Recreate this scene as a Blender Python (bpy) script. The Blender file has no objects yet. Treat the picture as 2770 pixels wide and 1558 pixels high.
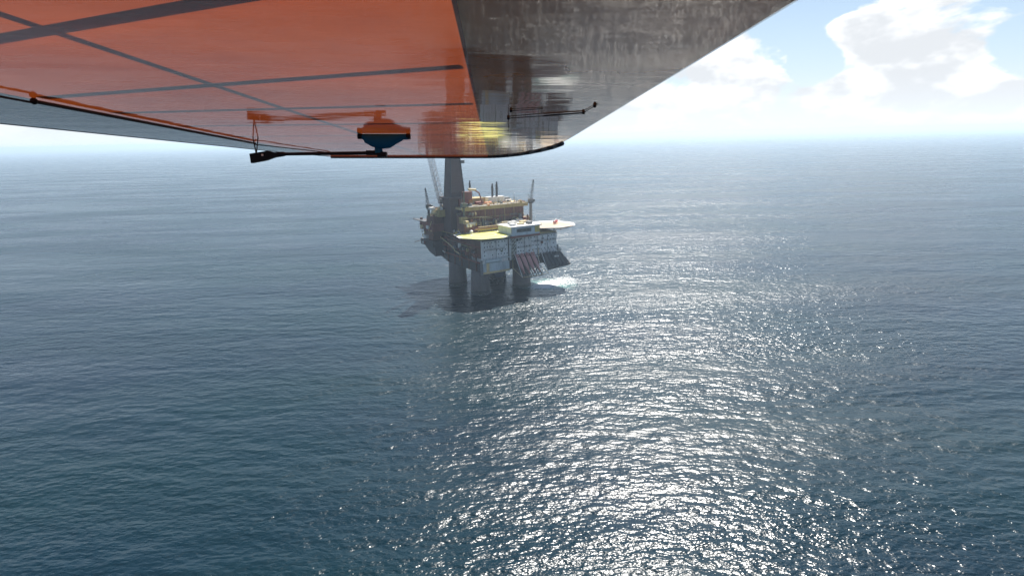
import bpy, math, random
from mathutils import Vector, Matrix, Euler

# ---------------------------------------------------------------- scene, camera, sky, sun
scene = bpy.context.scene
scene.render.engine = 'CYCLES'
scene.cycles.max_bounces = 8
scene.cycles.diffuse_bounces = 2
scene.cycles.glossy_bounces = 3
scene.cycles.transmission_bounces = 3
scene.cycles.volume_bounces = 1
scene.cycles.sample_clamp_indirect = 8.0
scene.cycles.use_denoising = True
scene.view_settings.view_transform = 'Standard'
scene.view_settings.look = 'None'
scene.view_settings.gamma = 1.0
scene.view_settings.use_curve_mapping = False
scene.view_settings.exposure = 0.95

CAM_H = 117.0
PITCH = math.radians(13.9)
ROLL = math.atan2(65, 2770)
fwd = Vector((0, math.cos(PITCH), -math.sin(PITCH)))
r0 = Vector((1, 0, 0))
u0 = r0.cross(fwd)
right = r0 * math.cos(ROLL) - u0 * math.sin(ROLL)
up = right.cross(fwd)
CAM = Vector((0, 0, CAM_H))
cd = bpy.data.cameras.new('camera')
cd.sensor_width = 36.0
cd.lens = 36.0 * 1650 / 2770
cd.clip_start = 0.01
cd.clip_end = 200000
cam = bpy.data.objects.new('camera', cd)
scene.collection.objects.link(cam)
cam.matrix_world = Matrix(((right.x, up.x, -fwd.x, CAM.x), (right.y, up.y, -fwd.y, CAM.y), (right.z, up.z, -fwd.z, CAM.z), (0, 0, 0, 1)))
scene.camera = cam

SUN_AZ = math.radians(17.0)      # from +Y towards +X
SUN_EL = math.radians(51.0)
SKY = 0.055

world = bpy.data.worlds.new('World')
scene.world = world
world.use_nodes = True
wt = world.node_tree
wt.nodes.clear()


def wn(t, **kw):
    n = wt.nodes.new(t)
    for k, v in kw.items():
        setattr(n, k, v)
    return n


def wm(op, a, b=None, c=None, clamp=False):
    n = wt.nodes.new('ShaderNodeMath')
    n.operation = op
    n.use_clamp = clamp
    for i, v in enumerate((a, b, c)):
        if v is None:
            continue
        if isinstance(v, (int, float)):
            n.inputs[i].default_value = v
        else:
            wt.links.new(v, n.inputs[i])
    return n.outputs[0]


def wmix(f, a, b):
    n = wt.nodes.new('ShaderNodeMix')
    n.data_type = 'RGBA'
    for i, v in ((0, f), (6, a), (7, b)):
        if isinstance(v, (int, float)):
            n.inputs[i].default_value = v
        elif isinstance(v, tuple):
            n.inputs[i].default_value = (*v, 1)
        else:
            wt.links.new(v, n.inputs[i])
    return n.outputs[2]


sky = wn('ShaderNodeTexSky', sky_type='NISHITA', sun_disc=False, sun_elevation=SUN_EL, sun_rotation=SUN_AZ, altitude=100.0)
sky.air_density = 1.0
sky.dust_density = 0.3
sky.ozone_density = 2.0
tc = wn('ShaderNodeTexCoord')
sep = wn('ShaderNodeSeparateXYZ')
wt.links.new(tc.outputs['Generated'], sep.inputs[0])
az = wm('ARCTAN2', sep.outputs[0], sep.outputs[1])
el = wm('ARCSINE', sep.outputs[2])
comb = wn('ShaderNodeCombineXYZ')
wt.links.new(sep.outputs[0], comb.inputs[0])
wt.links.new(sep.outputs[1], comb.inputs[1])
wt.links.new(wm('MULTIPLY', sep.outputs[2], 1.9), comb.inputs[2])
nz = wn('ShaderNodeTexNoise', noise_dimensions='3D')
nz.inputs['Scale'].default_value = 9.0
nz.inputs['Detail'].default_value = 8.0
nz.inputs['Roughness'].default_value = 0.58
nz.inputs['Distortion'].default_value = 0.25
wt.links.new(comb.outputs[0], nz.inputs['Vector'])
nz2 = wn('ShaderNodeTexNoise', noise_dimensions='3D')
nz2.inputs['Scale'].default_value = 17.0
nz2.inputs['Detail'].default_value = 5.0
wt.links.new(comb.outputs[0], nz2.inputs['Vector'])
# cumulus heaps that the photograph shows, as places in the sky (azimuth, elevation, half width, half height, weight)
dens = wm('ADD', wm('MULTIPLY', wm('SUBTRACT', nz.outputs[0], 0.5), 1.45), 0.5)
for (a0, e0, ra, re, wgt) in (
        (0.575, 0.118, 0.085, 0.052, 0.34), (0.53, 0.085, 0.07, 0.03, 0.20), (0.355, 0.095, 0.075, 0.026, 0.26),
        (0.478, 0.128, 0.030, 0.018, 0.26), (0.60, 0.03, 0.09, 0.022, 0.2), (0.45, 0.045, 0.20, 0.024, 0.24),
        (0.27, 0.075, 0.07, 0.05, 0.2), (0.447, 0.094, 0.026, 0.028, -0.40), (0.44, 0.17, 0.06, 0.022, -0.40),
        (0.675, 0.085, 0.03, 0.03, -0.34), (0.70, 0.15, 0.05, 0.02, -0.2), (0.39, 0.145, 0.035, 0.014, -0.22)):
    da = wm('POWER', wm('ABSOLUTE', wm('DIVIDE', wm('SUBTRACT', az, a0), ra)), 2.0)
    de = wm('POWER', wm('ABSOLUTE', wm('DIVIDE', wm('SUBTRACT', el, e0), re)), 2.0)
    b = wm('MULTIPLY', wm('SUBTRACT', 1.0, wm('MULTIPLY', wm('ADD', da, de), 0.45), clamp=True), wgt * 0.9)
    dens = wm('ADD', dens, b)
# thicker towards the horizon, as any cloud field seen edge-on
dens = wm('ADD', dens, wm('MULTIPLY', wm('SUBTRACT', 1.0, wm('DIVIDE', wm('ABSOLUTE', el), 0.28), clamp=True), 0.18))
mr = wn('ShaderNodeMapRange', interpolation_type='SMOOTHSTEP')
wt.links.new(dens, mr.inputs[0])
mr.inputs[1].default_value = 0.645
mr.inputs[2].default_value = 0.80
cover = mr.outputs[0]
mr2 = wn('ShaderNodeMapRange', interpolation_type='SMOOTHSTEP')
wt.links.new(wm('ADD', nz2.outputs[0], wm('MULTIPLY', dens, 0.25)), mr2.inputs[0])
mr2.inputs[1].default_value = 0.60
mr2.inputs[2].default_value = 0.86
cloud_col = wmix(mr2.outputs[0], (11.4, 11.5, 11.6), (7.8, 8.1, 8.5))
hz = wm('POWER', wm('SUBTRACT', 1.0, wm('DIVIDE', wm('ABSOLUTE', el), 0.09), clamp=True), 2.2)
skyc = wmix(cover, wmix(wm('MULTIPLY', wm('SUBTRACT', 1.0, wm('DIVIDE', wm('ABSOLUTE', el), 0.30), clamp=True), 0.6), sky.outputs[0], (7.4, 8.6, 10.4)), cloud_col)
skyc = wmix(wm('MULTIPLY', hz, 0.97), skyc, (9.4, 10.0, 10.6))
bg = wn('ShaderNodeBackground')
bg.inputs[1].default_value = SKY
wt.links.new(skyc, bg.inputs[0])
wo = wn('ShaderNodeOutputWorld')
wt.links.new(bg.outputs[0], wo.inputs[0])

sd = bpy.data.lights.new('sun', 'SUN')
sd.energy = 5.0
sd.angle = math.radians(0.53)
sd.color = (1.0, 0.955, 0.89)
sun = bpy.data.objects.new('sun', sd)
scene.collection.objects.link(sun)
sdir = Vector((math.sin(SUN_AZ) * math.cos(SUN_EL), math.cos(SUN_AZ) * math.cos(SUN_EL), math.sin(SUN_EL)))
sun.rotation_euler = sdir.to_track_quat('Z', 'Y').to_euler()
sun.location = sdir * 300

COL = scene.collection
rnd = random.Random(11)


# ---------------------------------------------------------------- helpers
class MB:
    def __init__(s):
        s.v = []
        s.f = []

    def add(s, vs, fs):
        o = len(s.v)
        s.v += [tuple(v) for v in vs]
        s.f += [tuple(i + o for i in f) for f in fs]
        return s

    def box(s, x0, x1, y0, y1, z0, z1):
        return s.add([(x0, y0, z0), (x1, y0, z0), (x1, y1, z0), (x0, y1, z0), (x0, y0, z1), (x1, y0, z1), (x1, y1, z1), (x0, y1, z1)],
                     [(3, 2, 1, 0), (4, 5, 6, 7), (0, 1, 5, 4), (1, 2, 6, 5), (2, 3, 7, 6), (3, 0, 4, 7)])

    def cyl(s, p0, p1, r0, r1=None, n=8):
        p0, p1 = Vector(p0), Vector(p1)
        r1 = r0 if r1 is None else r1
        d = (p1 - p0).normalized()
        a = d.orthogonal().normalized()
        b = d.cross(a)
        vs = []
        for p, r in ((p0, r0), (p1, r1)):
            for i in range(n):
                t = 2 * math.pi * i / n
                vs.append(p + a * (r * math.cos(t)) + b * (r * math.sin(t)))
        fs = [(i, (i + 1) % n, n + (i + 1) % n, n + i) for i in range(n)]
        return s.add(vs, fs + [tuple(range(n - 1, -1, -1)), tuple(range(n, 2 * n))])

    def path(s, pts, r, n=6):
        for a, b in zip(pts, pts[1:]):
            s.cyl(a, b, r, r, n)
        return s

    def prism(s, poly, z0, z1):
        n = len(poly)
        vs = [(x, y, z0) for x, y in poly] + [(x, y, z1) for x, y in poly]
        return s.add(vs, [tuple(range(n - 1, -1, -1)), tuple(range(n, 2 * n))] + [(i, (i + 1) % n, n + (i + 1) % n, n + i) for i in range(n)])

    def prism_x(s, poly, x0, x1):        # polygon in (y, z)
        n = len(poly)
        vs = [(x0, y, z) for y, z in poly] + [(x1, y, z) for y, z in poly]
        return s.add(vs, [tuple(range(n - 1, -1, -1)), tuple(range(n, 2 * n))] + [(i, (i + 1) % n, n + (i + 1) % n, n + i) for i in range(n)])

    def loft(s, rings):
        n = len(rings[0])
        vs = [p for r in rings for p in r]
        fs = []
        for k in range(len(rings) - 1):
            for i in range(n):
                j = (i + 1) % n
                fs.append((k * n + i, k * n + j, (k + 1) * n + j, (k + 1) * n + i))
        m = (len(rings) - 1) * n
        return s.add(vs, fs + [tuple(range(n - 1, -1, -1)), tuple(range(m, m + n))])

    def ball(s, c, r, n=8):
        c = Vector(c)
        rings = []
        for k in range(1, n):
            t = math.pi * k / n
            rings.append([c + Vector((r * math.sin(t) * math.cos(2 * math.pi * i / n), r * math.sin(t) * math.sin(2 * math.pi * i / n), -r * math.cos(t))) for i in range(n)])
        return s.loft(rings)

    def rail(s, pts, h=1.15, step=2.6, r=0.055):
        for a, b in zip(pts, pts[1:]):
            a, b = Vector(a), Vector(b)
            L = (b - a).length
            n = max(1, int(L / step))
            for i in range(n + 1):
                p = a + (b - a) * (i / n)
                s.cyl(p, p + Vector((0, 0, h)), r, r, 4)
            for z in (h * 0.5, h):
                s.cyl(a + Vector((0, 0, z)), b + Vector((0, 0, z)), r, r, 4)
        return s

    def lattice(s, p0, p1, w0, w1, n, r=0.16, rb=0.09):
        p0, p1 = Vector(p0), Vector(p1)
        d = (p1 - p0).normalized()
        a = d.cross(Vector((0, 1, 0)))
        a = a.normalized() if a.length > 0.1 else Vector((1, 0, 0))
        b = d.cross(a).normalized()
        lv = []
        for i in range(n + 1):
            t = i / n
            w = (w0 + (w1 - w0) * t) / 2
            c = p0 + (p1 - p0) * t
            lv.append([c + a * w + b * w, c - a * w + b * w, c - a * w - b * w, c + a * w - b * w])
        for k in range(4):
            s.cyl(lv[0][k], lv[-1][k], r, r, 5)
        for i in range(n):
            for k in range(4):
                j = (k + 1) % 4
                q = (lv[i][k], lv[i + 1][j]) if (i + k) % 2 else (lv[i][j], lv[i + 1][k])
                s.cyl(q[0], q[1], rb, rb, 4)
                s.cyl(lv[i + 1][k], lv[i + 1][j], rb, rb, 4)
        return s

    def mesh(s, name, mat, smooth=False):
        me = bpy.data.meshes.new(name)
        me.from_pydata(s.v, [], s.f)
        me.validate()
        if mat:
            me.materials.append(mat)
        if smooth:
            me.polygons.foreach_set('use_smooth', [True] * len(me.polygons))
        me.update()
        return me

    def build(s, name, mat, parent=None, smooth=False):
        return link(name, s.mesh(name, mat, smooth), parent)


def link(name, me, parent=None, loc=None, rot=None):
    o = bpy.data.objects.new(name, me)
    COL.objects.link(o)
    o.parent = parent
    if loc is not None:
        o.location = loc
    if rot is not None:
        o.rotation_euler = rot
    return o


def empty(name, loc=(0, 0, 0), rz=0.0):
    o = bpy.data.objects.new(name, None)
    COL.objects.link(o)
    o.location = loc
    o.rotation_euler = (0, 0, rz)
    return o


def tag(o, label=None, cat=None, group=None, kind=None):
    for k, v in (('label', label), ('category', cat), ('group', group), ('kind', kind)):
        if v:
            o[k] = v
    return o


class NT:
    """small node-tree helper"""
    def __init__(s, name):
        s.m = bpy.data.materials.new(name)
        s.m.use_nodes = True
        s.t = s.m.node_tree
        s.t.nodes.clear()
        s.out = s.t.nodes.new('ShaderNodeOutputMaterial')

    def n(s, t, inp=None, **kw):
        x = s.t.nodes.new(t)
        for k, v in kw.items():
            setattr(x, k, v)
        for k, v in (inp or {}).items():
            s.set(x.inputs[k], v)
        return x

    def set(s, sock, v):
        if hasattr(v, 'is_linked') or hasattr(v, 'links'):
            s.t.links.new(v, sock)
        elif isinstance(v, tuple) and len(v) == 3 and len(getattr(sock, 'default_value', (0, 0, 0))) == 4:
            sock.default_value = (*v, 1)
        else:
            sock.default_value = v

    def math(s, op, a, b=0.0, c=0.0, clamp=False):
        x = s.n('ShaderNodeMath', {0: a, 1: b, 2: c}, operation=op)
        x.use_clamp = clamp
        return x.outputs[0]

    def mix(s, f, a, b):
        x = s.n('ShaderNodeMix', data_type='RGBA')
        s.set(x.inputs[0], f)
        s.set(x.inputs[6], a)
        s.set(x.inputs[7], b)
        return x.outputs[2]

    def noise(s, vec, scale, detail=3.0, rough=0.5, typ=None):
        x = s.n('ShaderNodeTexNoise', {'Scale': scale, 'Detail': detail, 'Roughness': rough})
        if vec is not None:
            s.t.links.new(vec, x.inputs['Vector'])
        return x.outputs[0]

    def ramp(s, v, a, b, lo=0.0, hi=1.0):
        return s.n('ShaderNodeMapRange', {0: v, 1: a, 2: b, 3: lo, 4: hi}).outputs[0]


def mat_paint(name, col, rough=0.55, dirt=(0.10, 0.055, 0.035), amount=0.5, scale=0.25, metallic=0.0, streak=True):
    """painted steel with rust and grime in patches and vertical runs"""
    t = NT(name)
    pos = t.n('ShaderNodeNewGeometry').outputs['Position']
    mp = t.n('ShaderNodeMapping', {'Vector': pos, 'Scale': (1.0, 1.0, 0.22 if streak else 1.0)}).outputs[0]
    a = t.noise(mp, scale, 6.0, 0.65)
    b = t.noise(mp, scale * 7.0, 3.0, 0.6)
    f = t.math('MULTIPLY', t.ramp(t.math('ADD', t.math('MULTIPLY', a, 0.7), t.math('MULTIPLY', b, 0.3)), 0.46, 0.72), amount, clamp=True)
    c = t.mix(t.math('MULTIPLY', b, 0.5), col, tuple(x * 0.72 for x in col))
    c = t.mix(f, c, dirt)
    p = t.n('ShaderNodeBsdfPrincipled', {'Base Color': c, 'Roughness': rough, 'Metallic': metallic})
    t.t.links.new(p.outputs[0], t.out.inputs[0])
    return t.m


M = {
    'concrete': mat_paint('concrete', (0.15, 0.132, 0.126), 0.85, (0.05, 0.05, 0.045), 0.7, 0.12),
    'tide': mat_paint('tide_growth', (0.06, 0.065, 0.055), 0.7, (0.02, 0.02, 0.016), 0.7, 0.3),
    'wall': mat_paint('wall_grey', (0.80, 0.82, 0.82), 0.55, (0.30, 0.22, 0.17), 0.75, 0.30),
    'wall2': mat_paint('wall_bluegrey', (0.56, 0.64, 0.67), 0.5, (0.12, 0.16, 0.18), 0.7, 0.12),
    'white': mat_paint('white_paint', (0.78, 0.77, 0.73), 0.5, (0.35, 0.24, 0.16), 0.4, 0.5),
    'cream': mat_paint('cream_paint', (0.74, 0.59, 0.31), 0.6, (0.22, 0.13, 0.06), 0.65, 0.3),
    'olive': mat_paint('olive_deck', (0.42, 0.33, 0.13), 0.75, (0.12, 0.07, 0.04), 0.7, 0.3),
    'rust': mat_paint('rust_brown', (0.17, 0.078, 0.052), 0.8, (0.05, 0.03, 0.028), 0.7, 0.25),
    'redbrown': mat_paint('red_brown', (0.24, 0.078, 0.055), 0.7, (0.06, 0.03, 0.025), 0.6, 0.3),
    'derrick': mat_paint('derrick_cladding', (0.10, 0.062, 0.06), 0.7, (0.05, 0.03, 0.028), 0.6, 0.15),
    'dark': mat_paint('dark_steel', (0.05, 0.048, 0.052), 0.6, (0.05, 0.03, 0.022), 0.6, 0.3),
    'grey': mat_paint('grey_steel', (0.20, 0.21, 0.21), 0.55, (0.10, 0.06, 0.04), 0.55, 0.4),
    'greygreen': mat_paint('grey_green', (0.16, 0.18, 0.13), 0.6, (0.08, 0.05, 0.03), 0.5, 0.4),
    'bluepod': mat_paint('dark_blue', (0.035, 0.055, 0.10), 0.5, (0.03, 0.03, 0.035), 0.5, 0.4),
    'yellow': mat_paint('helideck_yellow', (0.72, 0.68, 0.10), 0.7, (0.55, 0.54, 0.16), 0.65, 0.16, streak=False),
    'deckcream': mat_paint('helideck_cream', (0.50, 0.38, 0.24), 0.75, (0.42, 0.30, 0.20), 0.6, 0.18, streak=False),
    'orange': mat_paint('orange_paint', (0.62, 0.22, 0.07), 0.5, (0.25, 0.09, 0.04), 0.4, 0.5),
    'boat': mat_paint('lifeboat_red', (0.58, 0.28, 0.26), 0.5, (0.36, 0.18, 0.16), 0.5, 0.6),
    'yolk': mat_paint('yellow_steel', (0.60, 0.46, 0.08), 0.55, (0.18, 0.09, 0.03), 0.5, 0.4),
    'heli': mat_paint('helicopter_red', (0.60, 0.06, 0.05), 0.3, (0.4, 0.05, 0.04), 0.3, 1.0),
}


def glass_mat(name, col, rough, spec=0.5):
    t = NT(name)
    p = t.n('ShaderNodeBsdfPrincipled', {'Base Color': col, 'Roughness': rough, 'Specular IOR Level': spec})
    t.t.links.new(p.outputs[0], t.out.inputs[0])
    return t.m


M['glass'] = glass_mat('window_glass', (0.02, 0.03, 0.035), 0.08)
M['black'] = glass_mat('black_plastic', (0.010, 0.012, 0.018), 0.5, 0.12)
M['navy'] = glass_mat('navy_rubber', (0.012, 0.10, 0.20), 0.7, 0.05)
M['rodsteel'] = glass_mat('brown_rod', (0.02, 0.013, 0.015), 0.5, 0.08)
M['tipgrey'] = glass_mat('tip_bow_grey', (0.05, 0.06, 0.08), 0.5, 0.1)

# ---------------------------------------------------------------- sea
PLAT_O = Vector((-18.4, 486.3, 0))
PLAT_R = math.radians(32)


def plat(x, y, z=0.0):
    c, s = math.cos(PLAT_R), math.sin(PLAT_R)
    return Vector((PLAT_O.x + c * x - s * y, PLAT_O.y + s * x + c * y, z))


def mat_sea():
    t = NT('sea_water')
    pos = t.n('ShaderNodeNewGeometry').outputs['Position']

    def layer(rot, sx, sy, scale, detail, rough=0.5):
        v = t.n('ShaderNodeMapping', {'Vector': pos, 'Rotation': (0, 0, math.radians(rot)), 'Scale': (sx, sy, 1)}).outputs[0]
        return t.noise(v, scale, detail, rough)
    swell = layer(-16, 0.35, 1.0, 0.030, 1.0, 0.4)
    mid = layer(-12, 0.45, 1.0, 0.12, 1.0, 0.45)
    cross = layer(22, 0.55, 1.0, 0.24, 2.0, 0.42)
    chop = layer(-6, 0.6, 1.0, 0.52, 2.0, 0.45)
    rip = layer(10, 0.7, 1.0, 1.7, 1.0, 0.5)
    h = t.math('MULTIPLY', swell, 2.4)
    ridge = t.math('SUBTRACT', 1.0, t.math('ABSOLUTE', t.math('MULTIPLY_ADD', layer(-20, 0.5, 1.0, 0.085, 1.0, 0.4), 2.0, -1.0)))
    h = t.math('MULTIPLY_ADD', mid, 1.25, h)
    h = t.math('MULTIPLY_ADD', ridge, 0.45, h)
    h = t.math('MULTIPLY_ADD', cross, 0.78, h)
    # gusts: the small waves come and go in patches
    gust = t.ramp(layer(-20, 0.3, 1.0, 0.008, 4.0), 0.36, 0.64, 0.55, 1.35)
    small = t.math('MULTIPLY_ADD', rip, 0.10, t.math('MULTIPLY', chop, 0.66))
    h = t.math('MULTIPLY_ADD', small, gust, h)
    bump = t.n('ShaderNodeBump', {'Height': h, 'Strength': 1.0, 'Distance': 1.0})
    # aerated green water beside the discharge at the right-hand leg
    fc = plat(37, -29)
    d = t.n('ShaderNodeVectorMath', {0: pos, 1: (fc.x, fc.y, 0)}, operation='SUBTRACT').outputs[0]
    d = t.n('ShaderNodeMapping', {'Vector': d, 'Scale': (1 / 27, 1 / 24, 0)}).outputs[0]
    ln = t.n('ShaderNodeVectorMath', {0: d}, operation='LENGTH').outputs['Value']
    g = t.math('ADD', t.math('SUBTRACT', 1.0, ln), t.math('MULTIPLY', t.math('SUBTRACT', t.noise(pos, 0.12, 4.0, 0.6), 0.5), 1.6))
    g = t.math('MULTIPLY', t.ramp(g, 0.0, 0.9), 0.9, clamp=True)
    deep = t.mix(t.ramp(layer(0, 0.6, 1, 0.008, 3.0), 0.35, 0.65), (0.0000, 0.0165, 0.0225), (0.0000, 0.0110, 0.0225))
    col = t.mix(g, deep, (0.10, 0.30, 0.26))
    p = t.n('ShaderNodeBsdfPrincipled', {'Base Color': col, 'Roughness': t.ramp(layer(-24, 0.25, 1.0, 0.012, 4.0, 0.6), 0.36, 0.64, 0.20, 0.34), 'IOR': 1.29, 'Normal': bump.outputs[0]})
    t.t.links.new(p.outputs[0], t.out.inputs[0])
    return t.m


S = 45000
sea = MB().add([(-S, -S, 0), (S, -S, 0), (S, S, 0), (-S, S, 0)], [(0, 1, 2, 3)]).build('sea', mat_sea())
tag(sea, 'dark teal open sea with wind waves and sun glitter', 'sea', kind='structure')

# ---------------------------------------------------------------- platform
P = tag(empty('oil_platform', PLAT_O, PLAT_R), 'rust brown and grey offshore oil platform standing on thick concrete legs in the sea', 'oil platform')

# legs
lm = MB()
zs = [(-0.6, 7.55), (3.0, 7.45), (9.0, 7.2), (17.5, 6.95)]
N = 28
lm.loft([[(r * math.cos(2 * math.pi * i / N), r * math.sin(2 * math.pi * i / N), z) for i in range(N)] for z, r in zs])
leg_me = lm.mesh('leg', M['concrete'], True)
band = MB()
for z in (5.5, 9.5, 13.5):
    r = 7.45 - z * 0.025
    band.loft([[(q * math.cos(2 * math.pi * i / N), q * math.sin(2 * math.pi * i / N), zz) for i in range(N)] for zz, q in ((z - 0.18, r - 0.3), (z - 0.14, r), (z + 0.14, r), (z + 0.18, r - 0.3))])
band_me = band.mesh('joint_band', M['concrete'])
tide = MB().loft([[(q * math.cos(2 * math.pi * i / N), q * math.sin(2 * math.pi * i / N), zz) for i in range(N)] for zz, q in ((-0.55, 7.60), (1.6, 7.57), (2.6, 7.53), (2.62, 7.3))])
tide_me = tide.mesh('tide_band', M['tide'], True)
for lx, ly in ((-19, -19), (19, -19), (-19, 19), (19, 19)):
    l = link('leg', leg_me, P, (lx, ly, 0))
    link('joint_band', band_me, l)
    link('tide_band', tide_me, l)

# lower deck structure
dk = MB().prism_x([(-27, 17), (28, 17), (60, 24.5), (60, 28), (-27, 28)], -22, 30)
deck = dk.build('lower_deck', M['dark'], P)
for y in (-20, -8, 4, 16, 28, 40, 52):
    MB().box(-23, -22, y - 0.35, y + 0.35, 17.6 if y < 28 else 17.6 + (y - 28) * 0.235, 42).build('column', M['rust'], deck)
for z in (24.5, 30.5, 36.5):
    MB().box(-23.2, -22, -27, 60, z, z + 0.8).build('girder', M['redbrown'], deck)
MB().box(30, 46, -24, 50, 22, 28).build('deck_extension', M['dark'], P)

# side modules between the decks
for (y0, y1, z0, z1, x0, m) in ((-27, -9, 28.2, 42, -22.4, 'rust'), (-8, 3, 28.2, 36, -21.6, 'dark'), (-8, 3, 37.5, 42, -22.6, 'rust'), (5, 15, 28.2, 42, -21.2, 'derrick'),
                               (17, 27, 28.2, 36, -22.2, 'rust'), (17, 27, 37.5, 41.5, -20, 'dark'), (29, 39, 28.2, 42, -22.3, 'dark'), (41, 51, 28.2, 42, -22.6, 'derrick'), (53, 60, 28.2, 41, -21.5, 'rust')):
    MB().box(x0, -6, y0, y1, z0, z1).build('process_module', M[m], P)
MB().box(-6, 44, -12, 58, 28.2, 41.9).build('process_module', M['rust'], P)
for k in range(26):
    y = rnd.uniform(-24, 58)
    z = rnd.choice((31.4, 37.4, 28.6))
    w = rnd.uniform(1.0, 3.0)
    MB().box(-24.0 - rnd.uniform(0, 1.2), -22.3, y, y + w, z, z + rnd.uniform(1, 3.2)).build('equipment_box', M[rnd.choice(('grey', 'rust', 'dark', 'redbrown', 'dark', 'olive'))], P)
for k in range(16):
    y = rnd.uniform(-20, 40)
    z = rnd.uniform(26, 41)
    L = rnd.uniform(6, 20)
    MB().path([(-23.6, y, z), (-23.6, y + L, z), (-23.6, y + L, z - rnd.uniform(1, 6))], rnd.uniform(0.12, 0.28)).build('pipe', M[rnd.choice(('grey', 'redbrown', 'dark', 'olive'))], P)
MB().path([(-24.6, 38, 37.8), (-24.6, 17.5, 32.6), (-24.6, 13, 31.2), (-24.6, 11.3, 29.4), (-24.6, 4, 28.2)], 0.42, 8).build('chute_pipe', M['cream'], P)
MB().box(-25.2, -23.3, 2.2, 4.0, 33.0, 36.4).build('locker', M['white'], P)
MB().cyl((-24.4, 30, 25.4), (-24.4, 44, 27.6), 0.55, 0.55, 8).build('fender_tube', M['white'], P)

# left-hand cantilever modules
MB().box(-34, -23.3, 30, 56, 43.2, 49.5).build('cantilever_module', M['redbrown'], P)
MB().box(-33, -24, 30, 43, 49.6, 55.5).build('cantilever_module', M['rust'], P)
MB().box(-31, -24, 24, 36, 55.6, 61).build('cantilever_module', M['olive'], P)
MB().box(-33, -23.4, 34, 58, 30, 35).build('cantilever_module', M['dark'], P)
MB().box(-31.5, -23.4, 36, 54, 35.1, 42.6).build('cantilever_module', M['rust'], P)
MB().prism_x([(34, 30), (56, 30), (46, 24.5), (34, 22)], -31, -23.5).build('cantilever_bracket', M['dark'], P)
MB().prism([(-35, 44), (-24, 44), (-24, 58), (-30, 63), (-34.3, 70), (-35, 62)], 49.9, 50.5).build('side_platform', M['dark'], P)
MB().rail([(-35, 44, 50.5), (-35, 62, 50.5), (-34.3, 70, 50.5), (-30, 63, 50.5)]).build('railing', M['grey'], P)
MB().path([(-31.5, 47, 36.0), (-34, 69.3, 30.0)], 0.28).build('outrigger_arm', M['rust'], P)
MB().box(-34.4, -31, 45, 49.5, 36.0, 38.6).build('equipment_box', M['white'], P)
MB().box(-35.4, -33, 50, 53, 44.2, 47).build('equipment_box', M['cream'], P)
MB().box(-35.2, -34.1, 37, 41, 45.0, 47.6).build('equipment_box', M['white'], P)
MB().path([(-34.8, 37, 43.6), (-34.8, 30.5, 51.8)], 0.3).build('stair_stringer', M['cream'], P)
MB().box(-34.6, -31, 30.5, 35.5, 61.1, 63.0).build('equipment_box', M['white'], P)
MB().box(-33.5, -30, 28, 33, 58.2, 60.0).build('equipment_box', M['cream'], P)

# top deck
td = MB().box(-24, 47, -28.6, 60, 42.1, 43.0).build('main_deck', M['olive'], P)
MB().rail([(-24, -10, 43.0), (-24, 30, 43.0)]).rail([(47, 4, 43), (47, 60, 43), (-24, 60, 43)]).build('railing', M['yolk'], td)

# accommodation block
ac = MB().box(-22, 47, -29, -12.3, 24.5, 42.0).build('accommodation_block', M['wall'], P)
low = MB().box(-21.5, 2, -28.6, -18, 18.0, 24.4).build('lower_block', M['wall2'], P)
MB().box(-22.3, 47.3, -29.35, -28.9, 41.2, 42.05).build('eaves_band', M['grey'], ac)
MB().box(-22.2, 2.0, -30.4, -28.6, 27.4, 27.75).build('walkway', M['wall2'], ac)
MB().prism_x([(-29.0, 27.3), (-30.6, 27.3), (-30.6, 25.6), (-29.0, 24.5)], -20, -6).build('awning', M['wall2'], ac)
MB().rail([(-22.2, -30.35, 27.75), (2, -30.35, 27.75)]).build('railing', M['grey'], ac)
for z in (28.8, 32.2, 35.4, 38.6):
    MB().box(-22.05, 47.05, -29.10, -29.0, z - 0.12, z + 0.12).build('floor_band', M['wall'], ac)
for x in (-10, 1.2, 16, 28, 38):
    MB().cyl((x, -29.2, 24.6), (x, -29.2, 41.6), 0.20 if x != 1.2 else 0.5, n=8).build('downpipe', M['grey' if x != 1.2 else 'dark'], ac)
win = MB().box(-0.46, 0.46, -0.07, 0.0, -0.5, 0.5)
win.add([(-0.36, -0.075, -0.4), (0.36, -0.075, -0.4), (0.36, -0.075, 0.4), (-0.36, -0.075, 0.4)], [(0, 1, 2, 3)])
wme = win.mesh('window', M['wall2'])
wme.materials.append(M['glass'])
wme.polygons[6].material_index = 1
wrnd = random.Random(5)
for z in (30.5, 33.8, 37.0, 40.1):
    x = -20.0
    while x < 45.5:
        if abs(x - 1.2) > 1.3 and abs(x - 5.5) > 1.8 and wrnd.random() < 0.74:
            link('window', wme, ac, (x, -29.12, z + wrnd.uniform(-0.25, 0.25)))
        x += wrnd.choice((2.4, 2.9, 3.4))
for z in (28.0,):
    for x in (7.5, 31, 34, 37, 40, 43):
        link('window', wme, ac, (x, -29.12, z - 1.2))
for x0 in (8.2, 11.2):
    MB().box(x0, x0 + 2.3, -29.28, -29.02, 38.7, 40.6).build('large_window', M['glass'], ac)
for k in range(4):
    link('window', wme, ac, (47.12, -26.6 + k * 3.4, 35 + (k % 2) * 3.2), (0, 0, math.pi / 2))
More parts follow.
